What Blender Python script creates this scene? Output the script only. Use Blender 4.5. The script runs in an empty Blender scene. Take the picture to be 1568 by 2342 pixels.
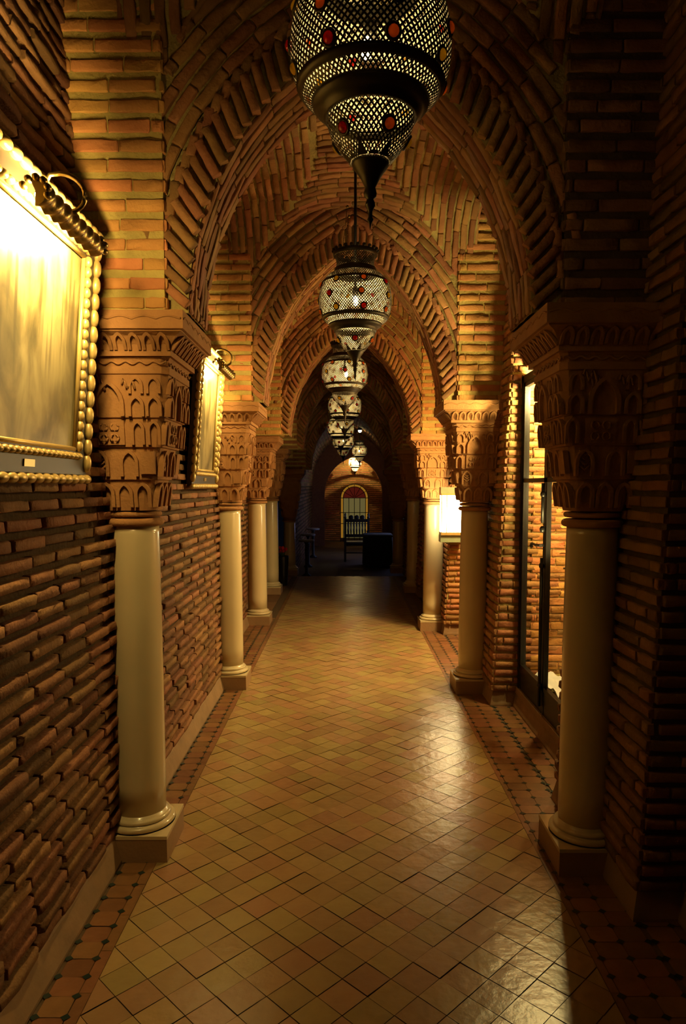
import bpy, math, random
import numpy as np
from mathutils import Vector, Matrix
random.seed(7)
RNG = np.random.default_rng(11)
PI = math.pi
SC = bpy.context.scene
COL = SC.collection

# ------------------------------------------------------------------ camera, world, exposure
FPX, PITCH = 1600.0, math.radians(4.0)
cam_d = bpy.data.cameras.new('camera')
cam = bpy.data.objects.new('camera', cam_d)
COL.objects.link(cam)
cam.location = (0, 0, 1.6)
cam.rotation_euler = (PI / 2 - PITCH, 0, 0)
cam_d.sensor_fit = 'VERTICAL'
cam_d.sensor_height = 24.0
cam_d.sensor_width = 24.0
cam_d.lens = 24.0 * FPX / 2342.0
cam_d.shift_x = -4.0 / 2342.0
cam_d.shift_y = (1112 + FPX * math.tan(PITCH) - 1171) / 2342.0
cam_d.clip_start = 0.02
SC.camera = cam

world = bpy.data.worlds.new('world')
SC.world = world
world.use_nodes = True
world.node_tree.nodes['Background'].inputs[0].default_value = (0.02, 0.025, 0.05, 1)
world.node_tree.nodes['Background'].inputs[1].default_value = 0.05
SC.view_settings.view_transform = 'Standard'
SC.view_settings.look = 'None'
SC.view_settings.gamma = 1
SC.view_settings.exposure = 0.0
SC.cycles.use_denoising = True
SC.cycles.max_bounces = 7
SC.cycles.diffuse_bounces = 4
SC.cycles.glossy_bounces = 3
SC.cycles.transparent_max_bounces = 8
SC.cycles.caustics_reflective = False
SC.cycles.caustics_refractive = False
SC.cycles.sample_clamp_indirect = 4.0

WARM = (1.0, 0.65, 0.20)
WARM2 = (1.0, 0.72, 0.28)
LANT_COL = (1.0, 0.72, 0.29)
P_LANTERN = [150, 1100, 560, 360, 320, 280, 360, 10000]     # radiance of each bulb
P_PICTURE = [1020, 720]
P_NICHE = 120.0
P_NICHE_B = 34.0
P_NICHE_UP = 420.0
P_ALCOVE = 75.0
P_ALCOVE_P = 85.0
P_REAR = 1.0
P_BLUE = 26.0

def lamp(name, kind, loc, power, color=WARM, size=0.05, rot=(0, 0, 0), **kw):
    d = bpy.data.lights.new(name, kind)
    d.energy = power
    d.color = color
    if kind == 'AREA':
        d.size = size
        if 'size_y' in kw:
            d.shape = 'RECTANGLE'
            d.size_y = kw['size_y']
    else:
        d.shadow_soft_size = size
    if kind == 'SPOT':
        d.spot_size = kw.get('angle', 1.6)
        d.spot_blend = kw.get('blend', 0.5)
    o = bpy.data.objects.new(name, d)
    COL.objects.link(o)
    o.location = loc
    o.rotation_euler = rot
    return o

# niche lamp behind the display door, downlight in the lit alcove, weak added fill behind the camera
lamp('niche_light', 'POINT', (1.42, 4.70, 2.25), P_NICHE, WARM2, 0.05)
lamp('niche_fill', 'POINT', (1.64, 4.30, 1.55), P_NICHE_B, WARM2, 0.05)  # extra fill added to brighten the inside of the niche
lamp('niche_spot', 'SPOT', (1.34, 3.68, 0.50), P_NICHE_UP, WARM2, 0.03, Vector((-0.38, 1.62, 2.38)).to_track_quat('-Z', 'Y').to_euler(), angle=0.46, blend=0.8)
lamp('alcove_light', 'AREA', (1.45, 6.5, 2.35), P_ALCOVE, WARM2, 0.15, (0, 0.30, 0), size_y=0.2)
lamp('alcove_lamp', 'POINT', (1.55, 6.35, 2.15), P_ALCOVE_P, WARM, 0.05)
lamp('rear_fill', 'AREA', (-0.3, -1.6, 2.7), P_REAR, WARM, 0.4, (math.radians(50), 0, 0))

# ------------------------------------------------------------------ materials
def mat(name, col, rough=0.6, metal=0.0, vary=0.0, hue=0.0, bump=0.0, bscale=60.0, spec=0.5, noise=0.0, nscale=8.0,
        col2=None, emit=None, estr=0.0):
    m = bpy.data.materials.new(name)
    m.use_nodes = True
    nt = m.node_tree
    b = nt.nodes['Principled BSDF']
    b.inputs['Roughness'].default_value = rough
    b.inputs['Metallic'].default_value = metal
    b.inputs['Specular IOR Level'].default_value = spec
    L = nt.links.new
    out = None
    if vary > 0 or noise > 0:
        rgb = nt.nodes.new('ShaderNodeRGB'); rgb.outputs[0].default_value = (*col, 1)
        out = rgb.outputs[0]
        if noise > 0:
            tc = nt.nodes.new('ShaderNodeTexCoord')
            nz = nt.nodes.new('ShaderNodeTexNoise'); nz.inputs['Scale'].default_value = nscale
            nz.inputs['Detail'].default_value = 6
            L(tc.outputs['Object'], nz.inputs['Vector'])
            mr = nt.nodes.new('ShaderNodeMapRange'); mr.inputs[1].default_value = 0.3; mr.inputs[2].default_value = 0.7
            L(nz.outputs['Fac'], mr.inputs[0])
            mx = nt.nodes.new('ShaderNodeMixRGB')
            c2 = col2 or tuple(c * 0.6 for c in col)
            mx.inputs[2].default_value = (*c2, 1)
            mm = nt.nodes.new('ShaderNodeMath'); mm.operation = 'MULTIPLY'; mm.inputs[1].default_value = noise
            L(mr.outputs[0], mm.inputs[0]); L(mm.outputs[0], mx.inputs[0]); L(out, mx.inputs[1])
            out = mx.outputs[0]
        if vary > 0:
            g = nt.nodes.new('ShaderNodeNewGeometry')
            hs = nt.nodes.new('ShaderNodeHueSaturation')
            a = nt.nodes.new('ShaderNodeMapRange')
            a.inputs[3].default_value = 1 - vary; a.inputs[4].default_value = 1 + vary
            L(g.outputs['Random Per Island'], a.inputs[0]); L(a.outputs[0], hs.inputs['Value'])
            w = nt.nodes.new('ShaderNodeTexWhiteNoise'); w.noise_dimensions = '1D'
            L(g.outputs['Random Per Island'], w.inputs['W'])
            h = nt.nodes.new('ShaderNodeMapRange'); h.inputs[3].default_value = 0.5 - hue; h.inputs[4].default_value = 0.5 + hue
            L(w.outputs['Value'], h.inputs[0]); L(h.outputs[0], hs.inputs['Hue'])
            L(out, hs.inputs['Color']); out = hs.outputs[0]
        L(out, b.inputs['Base Color'])
    else:
        b.inputs['Base Color'].default_value = (*col, 1)
    if bump > 0:
        tc = nt.nodes.new('ShaderNodeTexCoord')
        nz = nt.nodes.new('ShaderNodeTexNoise'); nz.inputs['Scale'].default_value = bscale; nz.inputs['Detail'].default_value = 5
        bp = nt.nodes.new('ShaderNodeBump'); bp.inputs['Strength'].default_value = bump; bp.inputs['Distance'].default_value = 0.01
        L(tc.outputs['Object'], nz.inputs['Vector']); L(nz.outputs['Fac'], bp.inputs['Height']); L(bp.outputs[0], b.inputs['Normal'])
    if emit:
        b.inputs['Emission Color'].default_value = (*emit, 1)
        b.inputs['Emission Strength'].default_value = estr
    return m

def emitter(name, col, s):
    m = bpy.data.materials.new(name); m.use_nodes = True
    nt = m.node_tree; nt.nodes.clear()
    e = nt.nodes.new('ShaderNodeEmission'); e.inputs[0].default_value = (*col, 1); e.inputs[1].default_value = s
    o = nt.nodes.new('ShaderNodeOutputMaterial'); nt.links.new(e.outputs[0], o.inputs[0])
    return m

def clear_glass(name, refl=0.07, tint=(0.95, 0.97, 0.95)):
    m = bpy.data.materials.new(name); m.use_nodes = True
    nt = m.node_tree; nt.nodes.clear()
    t = nt.nodes.new('ShaderNodeBsdfTransparent'); t.inputs[0].default_value = (*tint, 1)
    g = nt.nodes.new('ShaderNodeBsdfGlossy'); g.inputs['Roughness'].default_value = 0.02
    x = nt.nodes.new('ShaderNodeMixShader'); x.inputs[0].default_value = refl
    o = nt.nodes.new('ShaderNodeOutputMaterial')
    nt.links.new(t.outputs[0], x.inputs[1]); nt.links.new(g.outputs[0], x.inputs[2]); nt.links.new(x.outputs[0], o.inputs[0])
    return m

M = {}
M['brick'] = mat('brick', (0.34, 0.165, 0.066), 0.82, vary=0.32, hue=0.018, bump=0.5, bscale=70, noise=0.6, nscale=18, col2=(0.24, 0.10, 0.045), spec=0.25)
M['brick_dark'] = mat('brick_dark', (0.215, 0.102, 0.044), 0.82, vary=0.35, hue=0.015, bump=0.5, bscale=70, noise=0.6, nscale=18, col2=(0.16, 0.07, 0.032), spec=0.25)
M['brick_lit'] = mat('brick_lit', (0.60, 0.285, 0.095), 0.82, vary=0.22, hue=0.018, bump=0.5, bscale=70, noise=0.5, nscale=14, col2=(0.48, 0.20, 0.065), spec=0.25)  # paler brick, lamp light put into the colour
M['mortar'] = mat('mortar', (0.39, 0.305, 0.105), 0.95, bump=0.9, bscale=60, noise=0.6, nscale=20, col2=(0.25, 0.20, 0.09), spec=0.1)
M['mortar_lit'] = mat('mortar_lit', (0.52, 0.415, 0.13), 0.95, bump=0.9, bscale=60, noise=0.6, nscale=20, col2=(0.36, 0.28, 0.10), spec=0.1)  # paler mortar, lamp light on the upper piers put into the colour
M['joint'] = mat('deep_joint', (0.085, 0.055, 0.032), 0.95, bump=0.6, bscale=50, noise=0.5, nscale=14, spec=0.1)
M['marble'] = mat('cream_marble', (0.60, 0.50, 0.30), 0.28, noise=0.35, nscale=4, col2=(0.50, 0.38, 0.20), spec=0.5)
M['marble'].node_tree.nodes['Principled BSDF'].inputs['Coat Weight'].default_value = 0.5
M['marble'].node_tree.nodes['Principled BSDF'].inputs['Coat Roughness'].default_value = 0.08
M['plinth'] = mat('plinth_stone', (0.33, 0.20, 0.10), 0.5, noise=0.5, nscale=7, bump=0.2)
M['carved'] = mat('carved_stucco', (0.39, 0.195, 0.075), 0.85, noise=0.5, nscale=16, col2=(0.26, 0.125, 0.055), bump=0.35, bscale=90, spec=0.2)
M['plaster'] = mat('skirting_plaster', (0.27, 0.165, 0.08), 0.7, noise=0.6, nscale=9, bump=0.3, bscale=20)
M['tile'] = mat('floor_tile', (0.345, 0.225, 0.09), 0.29, vary=0.13, hue=0.024, noise=0.5, nscale=16, col2=(0.29, 0.17, 0.07), bump=0.22, bscale=22, spec=0.55)
M['tile_red'] = mat('floor_border_tile', (0.22, 0.098, 0.04), 0.42, vary=0.22, hue=0.012, noise=0.5, nscale=16, bump=0.2, bscale=22)
M['tile_dark'] = mat('floor_green_inlay', (0.015, 0.03, 0.025), 0.3)
M['grout'] = mat('floor_grout', (0.11, 0.065, 0.03), 0.8, bump=0.3)
M['iron'] = mat('blackened_brass', (0.035, 0.028, 0.018), 0.45, metal=0.6, noise=0.5, nscale=12)
M['liner'] = mat('polished_liner', (0.90, 0.84, 0.68), 0.45, metal=0.0, spec=0.6)
M['blackiron'] = mat('black_iron', (0.018, 0.016, 0.014), 0.4, metal=0.4)
M['gold'] = mat('gilt', (0.50, 0.36, 0.13), 0.35, metal=0.35, noise=0.4, nscale=18, col2=(0.33, 0.20, 0.06))
M['ebony'] = mat('ebonised_wood', (0.035, 0.026, 0.018), 0.4, noise=0.4, nscale=14)
M['brass'] = mat('old_brass', (0.32, 0.22, 0.07), 0.3, metal=0.9, noise=0.4, nscale=20)
M['plate'] = mat('brass_plate', (0.55, 0.42, 0.16), 0.3, metal=0.8)
M['white_cloth'] = mat('white_cloth', (0.78, 0.78, 0.78), 0.9, bump=0.3, bscale=14)
M['zellige'] = mat('green_zellige', (0.22, 0.27, 0.17), 0.35, noise=0.5, nscale=12)
M['wood_dark'] = mat('dark_wood', (0.035, 0.028, 0.022), 0.5, noise=0.5, nscale=10)
M['cloth_grey'] = mat('grey_cloth', (0.035, 0.035, 0.035), 0.9, bump=0.2, bscale=12)
M['stone_grey'] = mat('pale_stone', (0.40, 0.38, 0.38), 0.6)
M['black_pot'] = mat('black_glaze', (0.012, 0.012, 0.014), 0.35)
M['petal'] = mat('red_petal', (0.55, 0.02, 0.02), 0.6)
M['leaf'] = mat('leaf', (0.04, 0.09, 0.02), 0.6)
M['pewter'] = mat('tarnished_silver', (0.10, 0.10, 0.10), 0.3, metal=0.9)
def bulb_glass(name, col, s):
    m = bpy.data.materials.new(name); m.use_nodes = True
    nt = m.node_tree; nt.nodes.clear()
    t = nt.nodes.new('ShaderNodeBsdfTransparent'); e = nt.nodes.new('ShaderNodeEmission')
    e.inputs[0].default_value = (*col, 1); e.inputs[1].default_value = s
    x = nt.nodes.new('ShaderNodeMixShader'); x.inputs[0].default_value = 0.2
    o = nt.nodes.new('ShaderNodeOutputMaterial')
    nt.links.new(t.outputs[0], x.inputs[1]); nt.links.new(e.outputs[0], x.inputs[2]); nt.links.new(x.outputs[0], o.inputs[0])
    return m
M['glass'] = clear_glass('clear_glass')
M['lightbox'] = emitter('lit_panel', (1.0, 0.80, 0.40), 34.0)
M['glow_amber'] = emitter('backlit_amber_pane', (1.0, 0.45, 0.04), 0.26)
M['glow_pale'] = emitter('backlit_pale_pane', (0.9, 0.70, 0.22), 0.13)
M['glow_red'] = emitter('backlit_red_pane', (0.6, 0.06, 0.03), 0.10)
M['blue_fill'] = emitter('blue_fill_glow', (0.45, 0.52, 1.0), 1.4)  # glow of the added blue fill panel
M['spot'] = emitter('spot_bulb', (1.0, 0.85, 0.4), 30)

def gem_mat(name, col):
    m = bpy.data.materials.new(name); m.use_nodes = True
    nt = m.node_tree; nt.nodes.clear()
    t = nt.nodes.new('ShaderNodeBsdfTranslucent'); t.inputs[0].default_value = (*col, 1)
    g = nt.nodes.new('ShaderNodeBsdfGlossy'); g.inputs['Roughness'].default_value = 0.1
    x = nt.nodes.new('ShaderNodeMixShader'); x.inputs[0].default_value = 0.08
    o = nt.nodes.new('ShaderNodeOutputMaterial')
    nt.links.new(t.outputs[0], x.inputs[1]); nt.links.new(g.outputs[0], x.inputs[2]); nt.links.new(x.outputs[0], o.inputs[0])
    return m
M['gem_red'] = gem_mat('red_glass', (0.75, 0.03, 0.02))
M['gem_amber'] = gem_mat('amber_glass', (1.0, 0.36, 0.04))
M['gem_yellow'] = gem_mat('yellow_glass', (1.0, 0.72, 0.10))

def painting_mat():
    m = bpy.data.materials.new('faded_painting'); m.use_nodes = True
    nt = m.node_tree; b = nt.nodes['Principled BSDF']; L = nt.links.new
    tc = nt.nodes.new('ShaderNodeTexCoord')
    mp = nt.nodes.new('ShaderNodeMapping'); mp.inputs['Scale'].default_value = (5, 5, 2.6)
    n1 = nt.nodes.new('ShaderNodeTexNoise'); n1.inputs['Scale'].default_value = 1.4; n1.inputs['Detail'].default_value = 8; n1.inputs['Distortion'].default_value = 0.5
    mp2 = nt.nodes.new('ShaderNodeMapping'); mp2.inputs['Scale'].default_value = (34, 34, 2.2)
    n2 = nt.nodes.new('ShaderNodeTexNoise'); n2.inputs['Scale'].default_value = 1.0; n2.inputs['Detail'].default_value = 6
    L(tc.outputs['Object'], mp.inputs[0]); L(tc.outputs['Object'], mp2.inputs[0]); L(mp.outputs[0], n1.inputs['Vector']); L(mp2.outputs[0], n2.inputs['Vector'])
    r1 = nt.nodes.new('ShaderNodeValToRGB')
    e = r1.color_ramp.elements
    e[0].position = 0.30; e[0].color = (0.035, 0.028, 0.012, 1)
    e[1].position = 0.66; e[1].color = (0.36, 0.30, 0.15, 1)
    k = e.new(0.44); k.color = (0.16, 0.13, 0.055, 1)
    k = e.new(0.52); k.color = (0.26, 0.215, 0.10, 1)
    L(n1.outputs['Fac'], r1.inputs[0])
    sep = nt.nodes.new('ShaderNodeSeparateXYZ'); L(tc.outputs['Object'], sep.inputs[0])
    band = nt.nodes.new('ShaderNodeMapRange'); band.inputs[1].default_value = 0.25; band.inputs[2].default_value = 0.5
    L(sep.outputs['Z'], band.inputs[0])
    st = nt.nodes.new('ShaderNodeMapRange'); st.inputs[1].default_value = 0.50; st.inputs[2].default_value = 0.62
    L(n2.outputs['Fac'], st.inputs[0])
    mu = nt.nodes.new('ShaderNodeMath'); mu.operation = 'MULTIPLY'; L(band.outputs[0], mu.inputs[0]); L(st.outputs[0], mu.inputs[1])
    mu2 = nt.nodes.new('ShaderNodeMath'); mu2.operation = 'MULTIPLY'; L(mu.outputs[0], mu2.inputs[0]); mu2.inputs[1].default_value = 0.9
    mx = nt.nodes.new('ShaderNodeMixRGB'); mx.inputs[2].default_value = (0.06, 0.05, 0.022, 1)
    L(mu2.outputs[0], mx.inputs[0]); L(r1.outputs[0], mx.inputs[1]); L(mx.outputs[0], b.inputs['Base Color'])
    b.inputs['Roughness'].default_value = 0.35
    return m
M['painting'] = painting_mat()

# ------------------------------------------------------------------ mesh builder
class MB:
    def __init__(s):
        s.v = []; s.n = 0; s.f = []           # f: (array of faces k-gons, mat, smooth)
    def add(s, V, F, m=0, smooth=False):
        V = np.asarray(V, float).reshape(-1, 3)
        if isinstance(F, np.ndarray):
            s.f.append((F + s.n, m, smooth))
        else:
            by = {}
            for q in F: by.setdefault(len(q), []).append(q)
            for q in by.values(): s.f.append((np.asarray(q) + s.n, m, smooth))
        s.v.append(V); s.n += len(V)
    def box(s, x0, x1, y0, y1, z0, z1, m=0, bev=0.0):
        s.hexa([(x0, y0, z0), (x1, y0, z0), (x1, y1, z0), (x0, y1, z0), (x0, y0, z1), (x1, y0, z1), (x1, y1, z1), (x0, y1, z1)], m)
    def hexa(s, P, m=0):
        s.add(P, [(0, 3, 2, 1), (4, 5, 6, 7), (0, 1, 5, 4), (1, 2, 6, 5), (2, 3, 7, 6), (3, 0, 4, 7)], m)
    def rev(s, prof, n=32, c=(0, 0, 0), m=0, smooth=True, cap=True):
        """prof: list of (r, z)"""
        a = np.arange(n) * 2 * PI / n
        V = []
        for r, z in prof:
            V.append(np.stack([c[0] + r * np.cos(a), c[1] + r * np.sin(a), np.full(n, c[2] + z)], 1))
        V = np.concatenate(V)
        k = len(prof); i = np.arange(n); j = (i + 1) % n
        F = np.concatenate([np.stack([q * n + i, q * n + j, (q + 1) * n + j, (q + 1) * n + i], 1) for q in range(k - 1)])
        s.add(V, F, m, smooth)
        if cap:
            base = s.n - len(V)
            s.f.append((np.array([i[::-1]]) + base, m, False)); s.f.append((np.array([i]) + base + (k - 1) * n, m, False))
    def tube(s, P, r, n=8, m=0, cap=True):
        P = np.asarray(P, float); k = len(P)
        r = np.broadcast_to(np.asarray(r, float), (k,))
        T = np.gradient(P, axis=0); T /= np.linalg.norm(T, axis=1)[:, None] + 1e-12
        ref = np.array([0, 0, 1.0]) if abs(T[0][2]) < 0.9 else np.array([1.0, 0, 0])
        U = np.cross(T, ref); U /= np.linalg.norm(U, axis=1)[:, None] + 1e-12
        W = np.cross(T, U)
        a = np.arange(n) * 2 * PI / n
        V = (P[:, None] + r[:, None, None] * (np.cos(a)[None, :, None] * U[:, None] + np.sin(a)[None, :, None] * W[:, None])).reshape(-1, 3)
        i = np.arange(n); j = (i + 1) % n
        F = np.concatenate([np.stack([q * n + i, (q + 1) * n + i, (q + 1) * n + j, q * n + j], 1) for q in range(k - 1)])
        s.add(V, F, m, True)
        if cap:
            base = s.n - len(V)
            s.f.append((np.array([i]) + base, m, False)); s.f.append((np.array([i[::-1]]) + base + (k - 1) * n, m, False))
    def ball(s, c, r, nu=10, nv=7, m=0):
        r = np.broadcast_to(np.asarray(r, float), (3,))
        th = np.linspace(0.0, PI, nv + 1)[1:-1]
        a = np.arange(nu) * 2 * PI / nu
        V = [np.array([[0, 0, 1.0]])]
        for t in th: V.append(np.stack([np.sin(t) * np.cos(a), np.sin(t) * np.sin(a), np.full(nu, np.cos(t))], 1))
        V.append(np.array([[0, 0, -1.0]])); V = np.concatenate(V) * r + np.asarray(c)
        F = []
        for i in range(nu):
            j = (i + 1) % nu
            F.append((0, 1 + i, 1 + j))
            for q in range(len(th) - 1): F.append((1 + q * nu + i, 1 + (q + 1) * nu + i, 1 + (q + 1) * nu + j, 1 + q * nu + j))
            b = 1 + (len(th) - 1) * nu
            F.append((b + i, len(V) - 1, b + j))
        s.add(V, F, m, True)
    def grid(s, P, m=0, smooth=True, flip=False):
        P = np.asarray(P); a, b = P.shape[:2]
        i = np.arange(a - 1)[:, None] * b + np.arange(b - 1)[None]
        F = np.stack([i, i + b, i + b + 1, i + 1], -1).reshape(-1, 4)
        if flip: F = F[:, ::-1]
        s.add(P.reshape(-1, 3), F, m, smooth)
    def bars(s, A, B, W, h, m=0, toward=None, sink=0.006, rough=0.0016):
        """rows of slightly irregular bricks lying on a surface: A->B centre line, W full width vector, h height above the surface"""
        A = np.asarray(A, float); B = np.asarray(B, float); W = np.asarray(W, float); k = len(A)
        if k == 0: return
        h = np.broadcast_to(np.asarray(h, float), (k,))
        L = np.linalg.norm(B - A, axis=1)
        T = (B - A) / (L[:, None] + 1e-9)
        N = np.cross(T, W); N /= np.linalg.norm(N, axis=1)[:, None] + 1e-9
        if toward is None: C = np.stack([np.full(k, 0.05), (A[:, 1] + B[:, 1]) / 2, np.full(k, 1.9)], 1)
        else: C = np.broadcast_to(np.asarray(toward, float), (k, 3))
        sg = np.sign(np.einsum('ij,ij->i', N, C - (A + B) / 2)); sg[sg == 0] = 1
        N *= sg[:, None]
        e = np.minimum(0.006, L * 0.2)
        tpos = np.stack([np.zeros(k), e, L * 0.35, L * 0.68, L - e, L], 1)                        # rings
        hf = np.array([0.86, 1.0, 1.0, 1.0, 1.0, 0.86]); ws = np.array([0.95, 1.0, 1.0, 1.0, 1.0, 0.95])
        pw = np.array([-0.5, -0.49, -0.41, 0.41, 0.49, 0.5]); ph = np.array([None, 0.78, 1.0, 1.0, 0.78, None], object)
        R, Q = 6, 6
        V = np.zeros((k, R, Q, 3))
        wob = RNG.normal(0, 1, (k, R)) * 0.0014
        for r in range(R):
            base = A + T * tpos[:, r][:, None]
            hh = h * hf[r] * (1 + RNG.normal(0, 0.05, k))
            for q in range(Q):
                z = -sink if ph[q] is None else None
                zz = np.full(k, -sink) if z is not None else hh * ph[q]
                V[:, r, q] = base + W * (pw[q] * ws[r]) + N * zz[:, None]
                if z is None: V[:, r, q] += N * wob[:, r][:, None]
        V += RNG.normal(0, rough, V.shape)
        idx = np.arange(k)[:, None] * (R * Q)
        F = []
        for r in range(R - 1):
            for q in range(Q - 1):
                F.append(np.concatenate([idx + r * Q + q, idx + (r + 1) * Q + q, idx + (r + 1) * Q + q + 1, idx + r * Q + q + 1], 1))
        s.add(V.reshape(-1, 3), np.concatenate(F), m, True)
        base = s.n - k * R * Q
        for r, order in ((0, range(Q)), (R - 1, range(Q - 1, -1, -1))):
            s.f.append((np.concatenate([idx + r * Q + q for q in order], 1) + base, m, False))
    def build(s, name, mats, parent=None):
        me = bpy.data.meshes.new(name)
        V = np.concatenate(s.v) if s.v else np.zeros((0, 3))
        loops, starts, mi, sm = [], [], [], []
        c = 0
        for F, m, smooth in s.f:
            F = np.asarray(F); n, k = F.shape
            loops.append(F.reshape(-1)); starts.append(c + np.arange(n) * k); c += n * k
            mi.append(np.full(n, m)); sm.append(np.full(n, smooth))
        me.vertices.add(len(V)); me.vertices.foreach_set('co', V.astype(np.float32).reshape(-1))
        lp = np.concatenate(loops).astype(np.int32); st = np.concatenate(starts).astype(np.int32)
        me.loops.add(len(lp)); me.loops.foreach_set('vertex_index', lp)
        me.polygons.add(len(st)); me.polygons.foreach_set('loop_start', st)
        me.polygons.foreach_set('material_index', np.concatenate(mi).astype(np.int32))
        me.polygons.foreach_set('use_smooth', np.concatenate(sm).astype(bool))
        me.update(calc_edges=True); me.validate()
        for m in (mats if isinstance(mats, (list, tuple)) else [mats]): me.materials.append(m)
        o = bpy.data.objects.new(name, me); COL.objects.link(o)
        if parent: o.parent = parent
        return o

def struct(o, label=None):
    o['kind'] = 'structure'
    if label: o['label'] = label
    return o
def tag(o, label, cat, group=None, kind=None):
    o['label'] = label; o['category'] = cat
    if group: o['group'] = group
    if kind: o['kind'] = kind
    return o
def empty(name, loc=(0, 0, 0), rot=(0, 0, 0)):
    o = bpy.data.objects.new(name, None); COL.objects.link(o); o.location = loc; o.rotation_euler = rot
    o.empty_display_size = 0.1
    return o
def copy_tree(o, parent=None):
    c = o.copy(); COL.objects.link(c)
    if parent: c.parent = parent
    for ch in list(o.children): copy_tree(ch, c)
    return c

class Courses:
    """collects bricks along polylines, lays them all at once"""
    def __init__(s): s.A = []; s.B = []; s.W = []; s.h = []
    def run(s, P, W, L=0.21, gap=0.006, off=0.0, h=0.014, hj=0.25):
        P = np.asarray(P, float); W = np.broadcast_to(np.asarray(W, float), P.shape)
        d = np.concatenate([[0], np.cumsum(np.linalg.norm(np.diff(P, axis=0), axis=1))])
        tot = d[-1]
        if tot < 0.02: return
        t = -off * L; cuts = []
        while t < tot:
            l = L * random.uniform(0.82, 1.18); a, b = max(t, 0), min(t + l, tot); t += l
            if b - a > 0.025: cuts.append((a + gap / 2, b - gap / 2))
        for a, b in cuts:
            f = lambda x: np.array([np.interp(x, d, P[:, i]) for i in range(3)])
            s.A.append(f(a)); s.B.append(f(b)); m = (a + b) / 2
            s.W.append(np.array([np.interp(m, d, W[:, i]) for i in range(3)]) * random.uniform(0.93, 1.05))
            s.h.append(h * random.uniform(1 - hj, 1 + hj))
    def lay(s, mb, m=0, toward=None):
        if s.A: mb.bars(np.array(s.A), np.array(s.B), np.array(s.W), np.array(s.h), m, toward)

# ------------------------------------------------------------------ plan of the place (metres; x across, y along the gallery)
CX = 0.06
YK = [0.45, 2.98, 5.51, 7.95, 10.50, 12.80]            # arch planes
Z0 = [2.28, 2.28, 2.23, 2.16, 2.14, 1.90]              # springing height = abacus top
HK = [1.06, 1.06, 1.16, 1.16, 1.14, 1.10]              # rise of the arches
ZS = [1.43, 1.43, 1.41, 1.40, 1.38, 0.96]              # top of the shafts
A_IN, RING, RD = 0.675, 0.17, 0.17
WALL_L, PITCH_W = -1.0, 0.0587
def wall_x(z): return WALL_L - max(0.0, z - 1.4) * 0.045

def arch_pts(a, h, n=40):
    """left spring -> apex -> right spring of a two-centred arch"""
    R = (a * a + h * h) / (2 * a); c = R - a
    th = np.linspace(0, math.acos(np.clip(c / R, -1, 1)), n)
    xr, zr = -c + R * np.cos(th), R * np.sin(th)
    return np.concatenate([np.stack([-xr, zr], 1), np.stack([xr, zr], 1)[::-1][1:]])
def g_point(u, a, h):
    R = (a * a + h * h) / (2 * a); c = R - a
    x = np.clip(np.abs(u) * a + c, 0, R)
    return np.sqrt(np.maximum(R * R - x * x, 0)) / h
def g_super(v, p=3.6): return (1 - np.clip(np.abs(v), 0, 1) ** p) ** (1 / p)

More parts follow.
